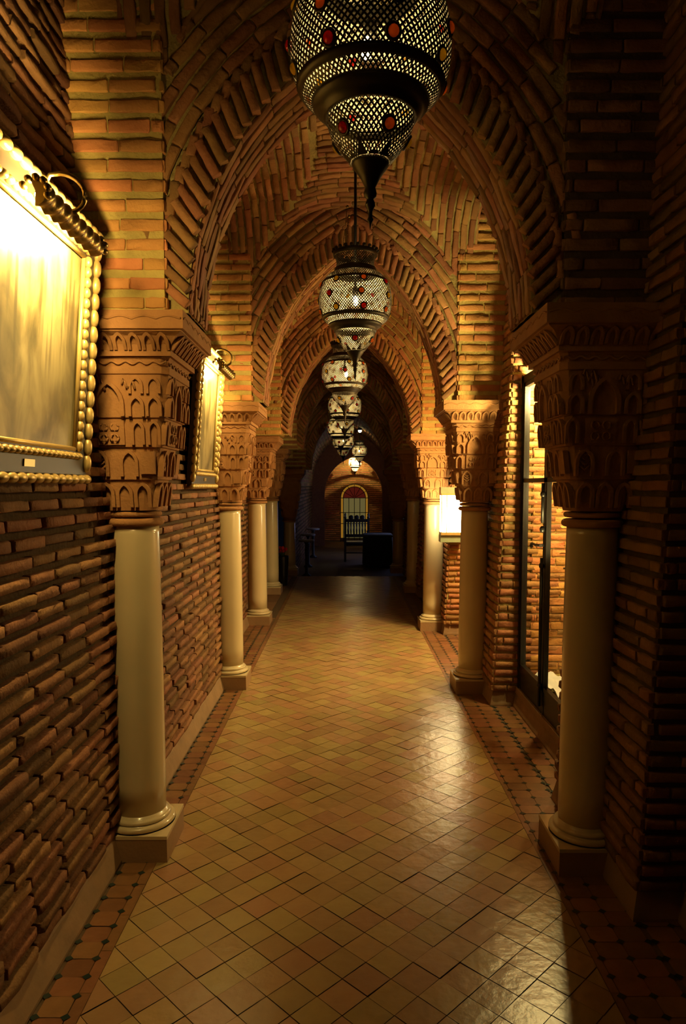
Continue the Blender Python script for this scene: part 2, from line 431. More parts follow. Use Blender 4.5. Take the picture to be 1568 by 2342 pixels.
# ------------------------------------------------------------------ floor
def build_floor():
    mb = MB()
    mb.grid([[(-1.4, -2.6, -0.004), (-1.4, 12.4, -0.004)], [(2.0, -2.6, -0.004), (2.0, 12.4, -0.004)]], 3, False, True)
    s = 0.112; hd = s / math.sqrt(2)
    xl, xr = -0.80, 0.84
    V, F = [], []; k = 0
    n = 0
    j = 0
    y = 1.3
    while y < 12.38:
        xo = (j % 2) * hd
        x = xl + xo
        while x <= xr + hd:
            if True:
                g = 0.0022
                P = [(x + dx * (hd - g), y + dy * (hd - g)) for dx, dy in ((-1, 0), (0, -1), (1, 0), (0, 1))]
                for lim, sg in ((xl, 1), (xr, -1)):
                    Q = []
                    for e in range(len(P)):
                        a, b = P[e], P[(e + 1) % len(P)]
                        ia, ib = (a[0] - lim) * sg >= 0, (b[0] - lim) * sg >= 0
                        if ia: Q.append(a)
                        if ia != ib:
                            f = (lim - a[0]) / (b[0] - a[0]); Q.append((lim, a[1] + f * (b[1] - a[1])))
                    P = Q
                if len(P) >= 3:
                    tx, ty = random.gauss(0, 0.007), random.gauss(0, 0.007); zz = random.gauss(0, 0.0006)
                    V += [(p[0], p[1], zz + (p[0] - x) * tx + (p[1] - y) * ty) for p in P]
                    F.append(tuple(range(k, k + len(P)))); k += len(P)
            x += 2 * hd
        y += hd; j += 1
    mb.add(V, F, 0)
    # border tiles: rows of red rectangles with dark inlays between them
    def border(x0, x1, ya, yb, rows, p=0.088):
        V, F, V2, F2 = [], [], [], []
        k = 0
        y = ya
        w = (x1 - x0) / rows
        while y < yb:
            for r in range(rows):
                zz = random.gauss(0, 0.0005); t = random.gauss(0, 0.005)
                a, b = x0 + r * w + 0.001, x0 + (r + 1) * w - 0.001
                V += [(a, y + 0.001, zz - t * w / 2), (b, y + 0.001, zz + t * w / 2), (b, y + p - 0.001, zz + t * w / 2), (a, y + p - 0.001, zz - t * w / 2)]
                F.append((k, k + 1, k + 2, k + 3)); k += 4
            y += p
        mb.add(V, np.array(F), 1)
        q = 0
        y = ya
        while y < yb:
            for r in range(rows + 1):
                xx = x0 + r * w; d = 0.016
                V2 += [(xx - d, y, 0.0022), (xx, y - d * 0.9, 0.0022), (xx + d, y, 0.0022), (xx, y + d * 0.9, 0.0022)]
                F2.append((q, q + 1, q + 2, q + 3)); q += 4
            y += p
        mb.add(V2, np.array(F2), 2)
    border(-0.936, -0.842, 1.3, 8.4, 1)
    border(-1.11, -0.938, 5.55, 8.2, 2)
    border(0.87, 1.07, 1.3, 12.3, 2)
    for k in range(0, 5): border(1.09, 1.29, max(YK[k] + 0.5, 1.3), YK[k + 1] - 0.5, 2)
    # plain strips between
    for x0, x1, ya, yb in ((-1.30, -0.94, 8.2, 12.38), (-0.840, -0.802, 1.3, 12.38), (0.842, 0.868, 1.3, 12.38), (1.3, 1.95, 5.8, 7.6)):
        y = ya
        while y < yb:
            z = random.gauss(0, 0.0004)
            mb.add([(x0, y, z), (x1, y, z), (x1, min(y + 0.2, yb), z), (x0, min(y + 0.2, yb), z)], [(0, 1, 2, 3)], 1); y += 0.202
    # step down into the far room
    mb.grid([[(-1.8, 12.4, -0.3), (-1.8, 24.2, -0.3)], [(2.0, 12.4, -0.3), (2.0, 24.2, -0.3)]], 3, False, True)
    mb.box(-1.8, 2.0, 12.36, 12.40, -0.3, -0.002, 0)
    mb.box(-1.8, 2.0, 12.40, 12.72, -0.3, -0.15, 0)
    struct(mb.build('floor', [M['tile'], M['tile_red'], M['tile_dark'], M['grout']]), 'glossy brown tile floor with dark inlaid borders')
build_floor()

# ------------------------------------------------------------------ walls
def brick_wall(name, label, face, y0, y1, z0, z1, pitch=PITCH_W, bh=0.034, h=0.027, L=0.225, mats=None):
    """face(y,z)->x ; bricks look towards the gallery axis"""
    mb = MB(); cs = Courses()
    zz = np.linspace(z0, z1, 12); yy = np.array([y0, y1])
    P = np.array([[(face(z), y, z) for y in yy] for z in zz]); mb.grid(P, 1, False)
    n = int((z1 - z0) / pitch)
    for i in range(n):
        z = z0 + (i + 0.5) * pitch; x = face(z)
        P = [(x, y0, z), (x, y1, z)]
        dz = bh / 2; W = np.array([face(z + dz) - face(z - dz), 0, bh])
        cs.run(P, W, L, 0.010, random.random(), h, 0.3)
    cs.lay(mb, 0)
    return struct(mb.build(name, mats or [M['brick_dark'], M['joint']]), label)

def block(name, label, x0, x1, y0, y1, z0, z1, faces, pitch=0.0735, bh=0.043, h=0.010, L=0.20, mats=None, lean=0.0):
    """brick pier: faces is a set of '-y','+y','-x','+x' that carry bricks; lean moves the x of the wall side with height"""
    mb = MB(); cs = {f: Courses() for f in faces}
    lx = lambda x, z: x + lean * (z - z0)
    mb.hexa([(x0, y0, z0), (x1, y0, z0), (x1, y1, z0), (x0, y1, z0), (lx(x0, z1), y0, z1), (lx(x1, z1), y0, z1), (lx(x1, z1), y1, z1), (lx(x0, z1), y1, z1)], 1)
    n = int((z1 - z0) / pitch)
    for i in range(n):
        z = z0 + (i + 0.42) * pitch
        a, b = lx(x0, z), lx(x1, z)
        o = random.random(); W = (0, 0, bh)
        for f in faces:
            if f == '-y': cs[f].run([(a - 0.0, y0, z), (b + h * 0.6, y0, z)], W, L, 0.006, o, h)
            if f == '+y': cs[f].run([(a, y1, z), (b, y1, z)], W, L, 0.006, o, h)
            if f == '-x': cs[f].run([(a, y0 - h * 0.6, z), (a, y1, z)], W, L, 0.006, o, h)
            if f == '+x': cs[f].run([(b, y0 - h * 0.6, z), (b, y1, z)], W, L, 0.006, o, h)
    xm, ym = (x0 + x1) / 2, (y0 + y1) / 2
    tw = {'-y': (xm, y0 - 50, z0 + .5), '+y': (xm, y1 + 50, z0 + .5), '-x': (x0 - 50, ym, z0 + .5), '+x': (x1 + 50, ym, z0 + .5)}
    for f in faces: cs[f].lay(mb, 0, tw[f])
    return struct(mb.build(name, mats or [M['brick'], M['mortar']]), label)

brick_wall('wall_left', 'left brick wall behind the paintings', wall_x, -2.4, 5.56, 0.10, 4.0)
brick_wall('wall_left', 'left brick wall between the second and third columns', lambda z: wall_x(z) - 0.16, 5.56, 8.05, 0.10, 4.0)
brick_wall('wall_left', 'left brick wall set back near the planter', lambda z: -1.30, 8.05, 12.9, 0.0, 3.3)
block('wall_left', 'return of the left wall', -1.36, -1.16, 7.98, 8.06, 0.0, 2.2, ('+y',))
WR = 1.30
for k in range(0, 5):
    ya, yb = YK[k] + 0.5, YK[k + 1] - 0.5
    if k == 1:                                   # display niche: wall above and below the glazed door
        brick_wall('wall_right', 'right wall above the display door', lambda z: WR, ya, yb, 2.42, 3.7)
    elif k == 2:                                 # lit alcove
        brick_wall('wall_right', 'back wall of the lit alcove', lambda z: 1.95, ya - 0.1, yb + 0.1, 0.0, 2.6, mats=[M['brick_lit'], M['mortar']])
        brick_wall('wall_right', 'right wall above the lit alcove', lambda z: WR, ya, yb, 2.55, 3.7)
    else:
        brick_wall('wall_right', 'right recess wall', lambda z: WR, ya, yb, 0.0, 3.7)
for k in range(0, 6):
    y0, y1 = YK[k] - 0.5, YK[k] + 0.5
    lab = 'right brick pier behind the column'
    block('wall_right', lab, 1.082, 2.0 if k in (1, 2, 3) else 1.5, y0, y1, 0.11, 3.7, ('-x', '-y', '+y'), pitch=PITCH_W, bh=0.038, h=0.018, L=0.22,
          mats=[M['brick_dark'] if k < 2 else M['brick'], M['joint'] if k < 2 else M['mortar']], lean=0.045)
# walls that close the passage behind the camera
mbw = MB(); mbw.box(-1.4, 2.0, -2.5, -2.4, 0, 3.7); struct(mbw.build('wall_back', M['brick']))
brick_wall('wall_right', 'right wall behind the camera', lambda z: 1.1, -2.4, -0.05, 0.0, 3.7)

# plaster skirting
def skirting(name, pts, h=0.115, inset=0.035):
    """pts: floor line (x, y, inward normal x, y)"""
    mb = MB()
    rows = []
    for (x, y, nx, ny) in pts:
        prof = [(0, 0), (0, 0.012), (-0.006, 0.03), (-inset * 0.8, h - 0.012), (-inset, h), (-inset - 0.05, h + 0.004)]
        rows.append([(x + nx * a, y + ny * a, z) for a, z in prof])
    mb.grid(rows, 0, False)
    return struct(mb.build(name, M['plaster']), 'sloped plaster skirting')
skirting('baseboard_left', [(-0.948, -2.4, 1, 0), (-0.948, 5.56, 1, 0)])
skirting('baseboard_left', [(-1.10, 5.56, 1, 0), (-1.10, 8.05, 1, 0)])
skirting('baseboard_left', [(-1.26, 8.05, 1, 0), (-1.26, 12.4, 1, 0)])
for k in range(0, 6):
    y0, y1 = YK[k] - 0.5, YK[k] + 0.5
    skirting('baseboard_right', [(1.32, y0 - 0.012, 0, -1), (1.06, y0 - 0.012, -0.7, -0.7), (1.06, y1 + 0.012, -0.7, 0.7), (1.32, y1 + 0.012, 0, 1)])
    if k in (0, 1, 3, 4) : skirting('baseboard_right', [(1.225, y1, -1, 0), (1.225, YK[k + 1] - 0.5 if k < 5 else y1, -1, 0)], 0.145, 0.04)

# ------------------------------------------------------------------ upper piers, transverse arches, vaults
for k in range(0, 6):
    z0, yk = Z0[k], YK[k]
    lit = M['brick_lit'] if k in (1, 2, 3) else M['brick']
    block('wall_left', 'brick pier above the left capital', -1.14 if k < 2 else -1.34, -0.70, yk - 0.2, yk + 0.2, z0, 3.95, ('-y', '+x'), mats=[lit, M['mortar_lit']])
    block('wall_right', 'brick pier above the right capital', 0.85, 1.5, yk - 0.2, yk + 0.2, z0, 3.95, ('-y', '-x'), mats=[lit, M['mortar_lit']] if k > 1 else [M['brick_dark'], M['joint']])  # nearest right piers: shade put into the colour with dark brick and joints

def arch(k):
    z0, yk, h = Z0[k], YK[k], HK[k]
    mb = MB()
    pin = arch_pts(A_IN, h, 30); pout = arch_pts(A_IN + RING, h + RING, 30)
    ya, yb = yk - RD, yk + RD
    T = lambda p, y: np.stack([CX + p[:, 0], np.full(len(p), y), z0 + p[:, 1]], 1)
    mb.grid(np.stack([T(pin, ya), T(pout, ya)]), 1, False)
    mb.grid(np.stack([T(pout, yb), T(pin, yb)]), 1, False)
    mb.grid(np.stack([T(pin, yb), T(pin, ya)]), 1, False)
    # soldier bricks on both faces with a bent tail
    seg = np.linalg.norm(np.diff(pin, axis=0), axis=1); d = np.concatenate([[0], np.cumsum(seg)])
    n = int(d[-1] / 0.056)
    for y, sg in ((ya, -1), (yb, 1)):
        A, B, W, A2, B2, W2 = [], [], [], [], [], []
        for i in range(n):
            t = (i + 0.5) / n * d[-1]
            p = np.array([np.interp(t, d, pin[:, 0]), np.interp(t, d, pin[:, 1])])
            q = np.array([np.interp(t / d[-1], np.linspace(0, 1, len(pout)), pout[:, 0]), np.interp(t / d[-1], np.linspace(0, 1, len(pout)), pout[:, 1])])
            r = (q - p); r /= np.linalg.norm(r)
            dr = r + np.array([0, 0.85]); dr /= np.linalg.norm(dr)
            side = np.array([-dr[1], dr[0]])
            e = p + dr * 0.145
            A.append((CX + p[0], y, z0 + p[1])); B.append((CX + e[0], y, z0 + e[1])); W.append((side[0] * 0.036, 0, side[1] * 0.036))
            sx = -1 if p[0] > 0 else 1
            d2 = dr + np.array([sx * 0.75, 0.1]); d2 /= np.linalg.norm(d2)
            s2 = np.array([-d2[1], d2[0]]); f = e + d2 * 0.075
            A2.append((CX + e[0], y, z0 + e[1])); B2.append((CX + f[0], y, z0 + f[1])); W2.append((s2[0] * 0.036, 0, s2[1] * 0.036))
        tw = (CX, yk + sg * 50, z0)
        mb.bars(A, B, W, RNG.uniform(0.02, 0.03, n), 0, tw)
        mb.bars(A2, B2, W2, RNG.uniform(0.018, 0.028, n), 0, tw)
    # spandrel wall above the ring, courses following the arch
    for y, sg in ((ya, -1), (yb, 1)):
        kk = k - 1 if sg < 0 else k
        if kk > 4: continue
        Fv, yc, b = vault_fn(kk); yy = y + sg * 0.012
        top = lambda x: Fv(np.asarray(x), np.full(np.shape(x), yc - sg * b * 0.999))[0]
        po = T(pout, yy); zt = np.maximum(z0 + 1.9 + 0 * po[:, 2], po[:, 2])
        mb.grid(np.stack([po, np.stack([po[:, 0], po[:, 1], zt], 1)]), 1, False, sg > 0)
        css = Courses(); off = 0.02
        while off < 1.0:
            q = T(arch_pts(A_IN + RING + off * 1.05, h + RING + off, 40), yy)
            ok = (np.abs(q[:, 0] - CX) < VA) & (q[:, 2] < top(q[:, 0]) + 0.03)
            idx = np.where(ok)[0]
            for run in np.split(idx, np.where(np.diff(idx) > 1)[0] + 1):
                if len(run) > 1:
                    P = q[run]; tg = np.gradient(P, axis=0); tg /= np.linalg.norm(tg, axis=1)[:, None]
                    css.run(P, np.stack([tg[:, 2], 0 * tg[:, 0], -tg[:, 0]], 1) * 0.042, 0.17, 0.006, random.random(), 0.014, 0.4)
            off += 0.055
        css.lay(mb, 0, (CX, y + sg * 50, z0))
    cs = Courses()
    for j in range(6):
        y = ya + (j + 0.5) * (yb - ya) / 6
        cs.run(T(pin, y), (0, 0.042, 0), 0.2, 0.006, random.random(), 0.008)
    cs.lay(mb, 0)
    return struct(mb.build('trim_%d' % (k + 1), [M['brick'], M['mortar']]), 'pointed brick arch across the gallery')

VA = A_IN + RING
def vault_fn(k):
    z0 = (Z0[k] + Z0[k + 1]) / 2; hA, hB, rise = 1.40, 1.38, 0.20
    y0, y1 = YK[k] + RD - 0.02, YK[k + 1] - RD + 0.02
    yc, b = (y0 + y1) / 2, (y1 - y0) / 2
    def F(X, Y):
        u, v = (X - CX) / VA, (Y - yc) / b
        zA = hA * g_super(u, 2.7) * (np.abs(u) <= 1); zB = hB * g_super(v, 6.0)
        z = z0 + np.maximum(zA, zB) + rise * (1 - np.clip(np.maximum(np.abs(u), np.abs(v)), 0, 1))
        return z, zA >= zB
    return F, yc, b
def vault(k):
    """domical groin vault between arch k and k+1"""
    F, yc, b = vault_fn(k); a = VA
    xl, xr = CX - a - 0.06, CX + a + 0.06
    mb = MB()
    t = np.linspace(-1, 1, 65); ys = yc + b * np.sin(t * PI / 2)
    xs = np.unique(np.concatenate([np.linspace(xl, CX - a, 3), CX + a * np.sin(np.linspace(-1, 1, 55) * PI / 2), np.linspace(CX + a, xr, 3)]))
    Xg, Yg = np.meshgrid(xs, ys, indexing='ij'); Zg, _ = F(Xg, Yg)
    mb.grid(np.stack([Xg, Yg, Zg], -1), 1, True)
    # tall side recesses over the walls, and the flat lid above everything
    mb.box(-1.45, xl + 0.01, yc - b - 0.3, yc + b + 0.3, 3.88, 3.95, 1); mb.box(xr - 0.01, 2.1, yc - b - 0.3, yc + b + 0.3, 3.88, 3.95, 1)
    for x in (xl, xr):
        E = [(x, y, float(F(np.array(x), np.array(y))[0])) for y in ys]
        mb.grid([E, [(x, y, 3.9) for (_, y, z) in E]], 1, False)
        cse = Courses(); E = np.array(E); off = 0.03
        tw = (x + (-5 if x < 0 else 5), yc, 3.0)
        while off < 1.0:
            q = E + np.array([0, 0, off]); q[:, 1] = yc + (q[:, 1] - yc); ok = q[:, 2] < 3.88
            if ok.sum() > 3 and ok.all(): cse.run(q, (0, 0, .04), 0.2, 0.006, random.random(), 0.01)
            off += 0.056
        cse.lay(mb, 0, tw)
    cs = Courses(); p = 0.056; dl = 0.004
    def Pt(X, Y): return np.stack([X, Y, F(X, Y)[0]], -1)
    # webs above the arches: courses run across the gallery
    m = int(b / p)
    X = CX + a * np.sin(np.linspace(-1, 1, 121) * PI / 2)
    for sgn in (-1, 1):
        for i in range(m):
            Y = np.full_like(X, yc + sgn * (b - (i + 0.5) * p))
            k_ = F(X, Y)[1]
            if k_.sum() < 3: continue
            xs_, ys_ = X[k_], Y[k_]
            P = Pt(xs_, ys_); W = (Pt(xs_, ys_ + dl) - Pt(xs_, ys_ - dl)) / (2 * dl) * 0.040
            cs.run(P, W, 0.17, 0.006, random.random(), 0.013, 0.4)
    # side webs: courses run along the gallery
    Y = yc + b * np.sin(np.linspace(-1, 1, 121) * PI / 2)
    for sgn in (-1, 1):
        lim = (CX - xl) if sgn < 0 else (xr - CX)
        i = 0
        while (i + 0.5) * p < lim:
            X_ = np.full_like(Y, CX + sgn * (i + 0.5) * p); i += 1
            k_ = ~F(X_, Y)[1]
            if k_.sum() < 3: continue
            xs_, ys_ = X_[k_], Y[k_]
            P = Pt(xs_, ys_); W = (Pt(xs_ + dl, ys_) - Pt(xs_ - dl, ys_)) / (2 * dl) * 0.040
            nrm = np.linalg.norm(W, axis=1)[:, None]; W = W / np.maximum(nrm, 1e-6) * np.minimum(nrm, 0.05)
            cs.run(P, W, 0.19, 0.006, random.random(), 0.015, 0.4)
    cs.lay(mb, 0)
    return struct(mb.build('ceiling', [M['brick'], M['mortar']]), 'brick groin vault over the gallery')
for k in range(1, 6): arch(k)
for k in range(0, 5): vault(k)
# vault over the passage behind the camera
mbv = MB(); mbv.box(-1.4, 2.0, -2.5, 0.62, 3.6, 3.7); struct(mbv.build('ceiling', M['brick']), 'ceiling behind the camera')

# ------------------------------------------------------------------ far room
def far_room():
    cx, a = 0.22, 1.25
    pts = arch_pts(a, 1.75, 24)
    mb = MB(); cs = Courses()
    rows = [[(cx + x, y, 1.6 + z) for x, z in pts] for y in (12.9, 22.4)]
    mb.grid(rows, 1, True, True)
    d = np.concatenate([[0], np.cumsum(np.linalg.norm(np.diff(pts, axis=0), axis=1))])
    n = int(d[-1] / 0.09)
    for i in range(n):
        t = (i + 0.5) / n * d[-1]
        f = lambda q: np.array([np.interp(q, d, pts[:, 0]), np.interp(q, d, pts[:, 1])])
        p, w = f(t), (f(t + 0.01) - f(t - 0.01)) / 0.02 * 0.07
        cs.run([(cx + p[0], 12.9, 1.6 + p[1]), (cx + p[0], 22.4, 1.6 + p[1])], (w[0], 0, w[1]), 0.5, 0.01, random.random(), 0.012)
    cs.lay(mb, 0)
    struct(mb.build('ceiling', [M['brick'], M['mortar']]), 'dark barrel vault of the far room')
    brick_wall('wall_left', 'left wall of the far room', lambda z: cx - a - 0.02, 12.85, 22.4, -0.3, 1.62, 0.09, 0.06, 0.012, 0.4)
    brick_wall('wall_right', 'right wall of the far room', lambda z: cx + a + 0.02, 12.85, 22.4, -0.3, 1.62, 0.09, 0.06, 0.012, 0.4)
    # cross wall with a pointed opening
    mb = MB(); op = arch_pts(0.92, 1.18, 20); z0 = 1.35
    for y, fl in ((22.3, False), (22.6, True)):
        inner = [(cx + 0.06 - 0.92, y, -0.3)] + [(cx + 0.06 + x, y, z0 + z) for x, z in op] + [(cx + 0.06 + 0.92, y, -0.3)]
        m = len(inner)
        outer = []
        for (x, yy, z) in inner:
            outer.append((-1.8 if x < cx + 0.06 else 2.2, y, z) if z < z0 + 0.9 else (x, y, 3.6))
        mb.grid([inner, outer], 0, False, fl)
    inner_a = [(cx + 0.06 - 0.92, -0.3)] + [(cx + 0.06 + x, z0 + z) for x, z in op] + [(cx + 0.06 + 0.92, -0.3)]
    mb.grid([[(x, 22.3, z) for x, z in inner_a], [(x, 22.6, z) for x, z in inner_a]], 0, False)
    struct(mb.build('wall_far', M['brick']), 'far cross wall with a pointed opening')
    mb = MB(); mb.box(-0.9, 1.4, 24.0, 24.2, -0.3, 3.2, 1)
    cs = Courses()
    z = -0.24
    while z < 3.1:
        cs.run([(-0.9, 24.0, z), (1.4, 24.0, z)], (0, 0, 0.045), 0.25, 0.008, random.random(), 0.01); z += 0.07
    cs.lay(mb, 0, (0.2, 0, 1))
    struct(mb.build('wall_end', [M['brick_lit'], M['mortar']]), 'end wall around the arched door')
    mb = MB()
    mb.box(-1.0, -0.9, 22.6, 24.2, -0.3, 3.2); mb.box(1.4, 1.5, 22.6, 24.2, -0.3, 3.2); mb.box(-1.0, 1.5, 22.6, 24.2, 3.2, 3.3)
    struct(mb.build('wall_end', M['brick']), 'side walls of the end bay')
far_room()
fill_panel = struct(empty('fill_panel_1', (1.46, 18.2, 0.40)), 'added blue glowing panel, out of view in the far room right wall')  # added to light the far room blue, set where the camera misses it
mb = MB(); mb.box(-.004, .004, -1.6, 1.6, 0, .95); mb.build('pane', M['blue_fill'], fill_panel)
mb = MB()
for y in (-1.6, -.8, 0, .8, 1.6): mb.box(-.02, .01, y - .02, y + .02, 0, .95)
for z in (0, .95): mb.box(-.02, .01, -1.62, 1.62, z - .02, z + .02)
mb.build('fill_panel_frame', M['wood_dark'], fill_panel)

# end door with coloured glass
def end_door():
    root = empty('door_1', (0.33, 23.97, -0.3)); struct(root, 'arched glazed door with amber border panes')
    w, zs, R = 0.47, 1.50, 0.47
    def arc(r, n=24): return [(r * math.cos(t), zs + r * math.sin(t)) for t in np.linspace(PI, 0, n)]
    # amber border
    mb = MB()
    o = [(-w, 0.12)] + arc(w) + [(w, 0.12)]; i = [(-w + .09, 0.12)] + arc(w - .09) + [(w - .09, 0.12)]
    mb.grid([[(x, 0, z) for x, z in o], [(x, 0, z) for x, z in i]], 0, False)
    mb.grid([[(x, 0.01, z) for x, z in i], [(x, 0.01, z) for x, z in o]], 0, False)
    mb.build('border_panes', M['glow_amber'], root)
    mb = MB(); a = arc(w - .09); 
    mb.add([(x, 0, z) for x, z in a] + [(x, 0.01, z) for x, z in a], [tuple(range(24)), tuple(range(47, 23, -1))], 0)
    mb.build('fanlight', M['glow_red'], root)
    mb = MB(); mb.box(-w + .09, w - .09, 0, 0.01, 0.12, zs)
    mb.build('clear_panes', M['glow_pale'], root)
    mb = MB()
    for x in (-w, -w + .09, w - .09, w): mb.box(x - .011, x + .011, -0.02, 0, 0.0, zs)
    for x in (-.19, 0, .19): mb.box(x - .011, x + .011, -0.02, 0, 0.0, zs)
    for z in (0.06, 0.12, 0.62, 1.0, zs): mb.box(-w, w, -0.02, 0, z - .011, z + .011)
    for r in (w, w - .09): mb.tube([(x, -0.01, z) for x, z in arc(r)], 0.014, 6)
    for t in np.linspace(0, PI, 7)[1:-1]: mb.tube([(0.04 * math.cos(t), -0.01, zs + 0.04 * math.sin(t)), (w * math.cos(t), -0.01, zs + w * math.sin(t))], 0.010, 6)
    mb.build('glazing_bars', M['blackiron'], root)
end_door()

# ------------------------------------------------------------------ columns
def pointed_strip(mb, O, U, V, N, w, h, t, rise, th, m=0, n=7):
    """raised pointed-arch moulding: O base centre on the face, U across, V up, N out"""
    a = w / 2; hh = rise
    pts = [(-a, 0)] + [(x, h - hh + z) for x, z in arch_pts(a, hh, n)] + [(a, 0)]
    pin = [(-a + t, 0)] + [(x, h - hh + z) for x, z in arch_pts(a - t, max(hh - t, 0.004), n)] + [(a - t, 0)]
    f = lambda p, d: [O + U * x + V * z + N * d for x, z in p]
    mb.grid([f(pts, -0.006), f(pts, th), f(pin, th), f(pin, -0.006)], m, False)

def make_column(zs, zt):
    root = empty('marble_column')
    hp = 0.155
    mb = MB(); mb.hexa([(-hp, -hp, 0), (hp, -hp, 0), (hp, hp, 0), (-hp, hp, 0), (-hp * .99, -hp * .99, .10), (hp * .99, -hp * .99, .10), (hp * .99, hp * .99, .10), (-hp * .99, hp * .99, .10)])
    mb.build('plinth', M['plinth'], root)
    mb = MB(); mb.box(-hp, hp, -hp, hp, .10, .115)
    pr = [(.150, .115)]
    for c, r, R in ((.128, .013, .138), (.152, .010, .122)):
        pr += [(R + r * math.cos(t), c + r * math.sin(t)) for t in np.linspace(-PI / 2, PI / 2, 7)]
    pr += [(.116, .166), (.112, .176)]
    mb.rev(pr, 40); mb.build('base', M['marble'], root)
    mb = MB(); mb.rev([(.1115, .17), (.112, .3), (.110, .6), (.107, 1.0 / 1.43 * zs), (.103, zs - .03), (.102, zs)], 40); mb.build('shaft', M['marble'], root)
    # capital, drawn for a height of 0.87 and scaled
    cap = empty('capital', (0, 0, zs)); cap.parent = root; sc = (zt - zs) / 0.87
    cap.scale = (1, 1, sc)
    ring = MB()
    for c, r, R in ((.018, .017, .108), (.053, .012, .104)):
        ring.rev([(R + r * math.cos(t), c + r * math.sin(t)) for t in np.linspace(-PI / 2, PI / 2, 8)], 36)
    ring.build('astragal', M['carved'], cap)
    # body: superellipse sections from round to square
    def sect(hw, p, z, n=48):
        t = np.arange(n) * 2 * PI / n + PI / n
        c, s = np.cos(t), np.sin(t)
        r = hw / (np.abs(c) ** p + np.abs(s) ** p) ** (1 / p)
        return np.stack([r * c, r * s, np.full(n, z)], 1)
    tiers = [(.07, .112, 3), (.20, .132, 5), (.202, .142, 6), (.335, .156, 8), (.337, .166, 10), (.455, .178, 14), (.457, .186, 20), (.63, .200, 30), (.632, .206, 30), (.66, .206, 30), (.662, .199, 30), (.69, .204, 30), (.70, .21, 30)]
    S = [sect(h, p, z) for z, h, p in tiers]
    S = np.stack(S); S = np.concatenate([S, S[:, :1]], 1)
    mb = MB(); mb.grid(S, 0, False, True)
    mb.build('bell', M['carved'], cap)
    rel = MB()
    for U, N in (((1, 0, 0), (0, -1, 0)), ((0, 1, 0), (1, 0, 0)), ((-1, 0, 0), (0, 1, 0)), ((0, -1, 0), (-1, 0, 0))):
        U, N, Vv = np.array(U, float), np.array(N, float), np.array((0, 0, 1.0))
        # tier 1: tall leaves and niches near the shaft
        def O(x, z, hw): return U * x + Vv * z + N * hw
        Vt = Vv + N * 0.15
        for x in (-.075, 0, .075): pointed_strip(rel, O(x, .085, .114), U, Vt, N, .07, .105, .014, .05, .014)
        # tier 2: niche, carved panel, niche
        Vt = Vv + N * 0.10
        for x in (-.09, .03): pointed_strip(rel, O(x, .215, .142), U, Vt, N, .075, .11, .013, .055, .016)
        rel.hexa([O(*q) for q in ((.075, .225, .14), (.135, .225, .14), (.135, .225, .16), (.075, .225, .16), (.075, .318, .15), (.135, .318, .15), (.135, .318, .172), (.075, .318, .172))])
        for dz in (.03, .05, .07, .09): rel.tube([O(-.09 - .022, .215 + dz + .014, .152), O(-.09, .215 + dz - .006, .156), O(-.09 + .022, .215 + dz + .014, .152)], .0045, 5)
        # tier 3: square rosette panel between two niches
        a, b = -.10, .02
        P = [(a, .345), (b, .345), (b, .445), (a, .445)]
        rel.hexa([O(P[0][0], P[0][1], .16), O(P[1][0], P[1][1], .16), O(P[1][0], P[1][1], .176), O(P[0][0], P[0][1], .176), O(P[3][0], P[3][1], .172), O(P[2][0], P[2][1], .172), O(P[2][0], P[2][1], .188), O(P[3][0], P[3][1], .188)])
        for dx, dz in ((-.022, -.022), (.022, -.022), (-.022, .022), (.022, .022)):
            c = O((a + b) / 2 + dx, .395 + dz, .186); rel.tube([c + U * .016 * math.cos(t) + Vv * .016 * math.sin(t) for t in np.linspace(0, 2 * PI, 9)], .005, 5)
        for x in (-.15, .075, .14): pointed_strip(rel, O(x, .345, .168), U, Vt, N, .055, .10, .012, .04, .014)
        # tier 4: big pointed arch with smaller ones beside it
        Vt = Vv + N * 0.07
        pointed_strip(rel, O(-.035, .46, .187), U, Vt, N, .125, .145, .016, .10, .016)
        for x in (.075, .145, -.145): pointed_strip(rel, O(x, .46, .187), U, Vt, N, .065, .085, .013, .045, .016)
        for x in (.075, .145, -.145): pointed_strip(rel, O(x, .552, .193), U, Vt, N, .06, .07, .012, .04, .012)
        for x0, z0 in ((-.10, .585), (.02, .59), (-.12, .61)):
            rel.tube([O(x0 + .035 * q, z0 + .022 * math.sin(q * 7), .199 + .004) for q in np.linspace(0, 1.5, 9)], .005, 5)
        # wavy frieze
        rel.tube([O(-.2 + .4 * q, .676 + .006 * math.sin(q * 45), .204) for q in np.linspace(0, 1, 50)], .0045, 5)
    rel.f = [q for q in rel.f]
    rel.build('carved_relief', M['carved'], cap)
    ab = MB()
    def sq(hw, z): return [(-hw, -hw, z), (hw, -hw, z), (hw, hw, z), (-hw, hw, z), (-hw, -hw, z)]
    ab.grid([sq(.0, .70), sq(.222, .70), sq(.222, .722), sq(.228, .745), sq(.25, .775), sq(.276, .788), sq(.276, .793), sq(.287, .795), sq(.287, .868), sq(.0, .87)], 0, False, True)
    for U, N in (((1, 0, 0), (0, -1, 0)), ((0, 1, 0), (1, 0, 0)), ((-1, 0, 0), (0, 1, 0)), ((0, -1, 0), (-1, 0, 0))):
        U, N, Vv = np.array(U, float), np.array(N, float), np.array((0, 0, 1.0))
        for i in range(8):
            x = (i - 3.5) * .056
            pointed_strip(ab, U * x + Vv * .722 + N * .222, U, Vv + N * 0.72, N, .05, .062, .012, .035, .008)
        ab.tube([U * (-.28 + .56 * q) + Vv * (.832 + .012 * abs(math.sin(q * 19))) + N * .287 for q in np.linspace(0, 1, 60)], .004, 5)
    ab.build('abacus', M['carved'], cap)
    return root

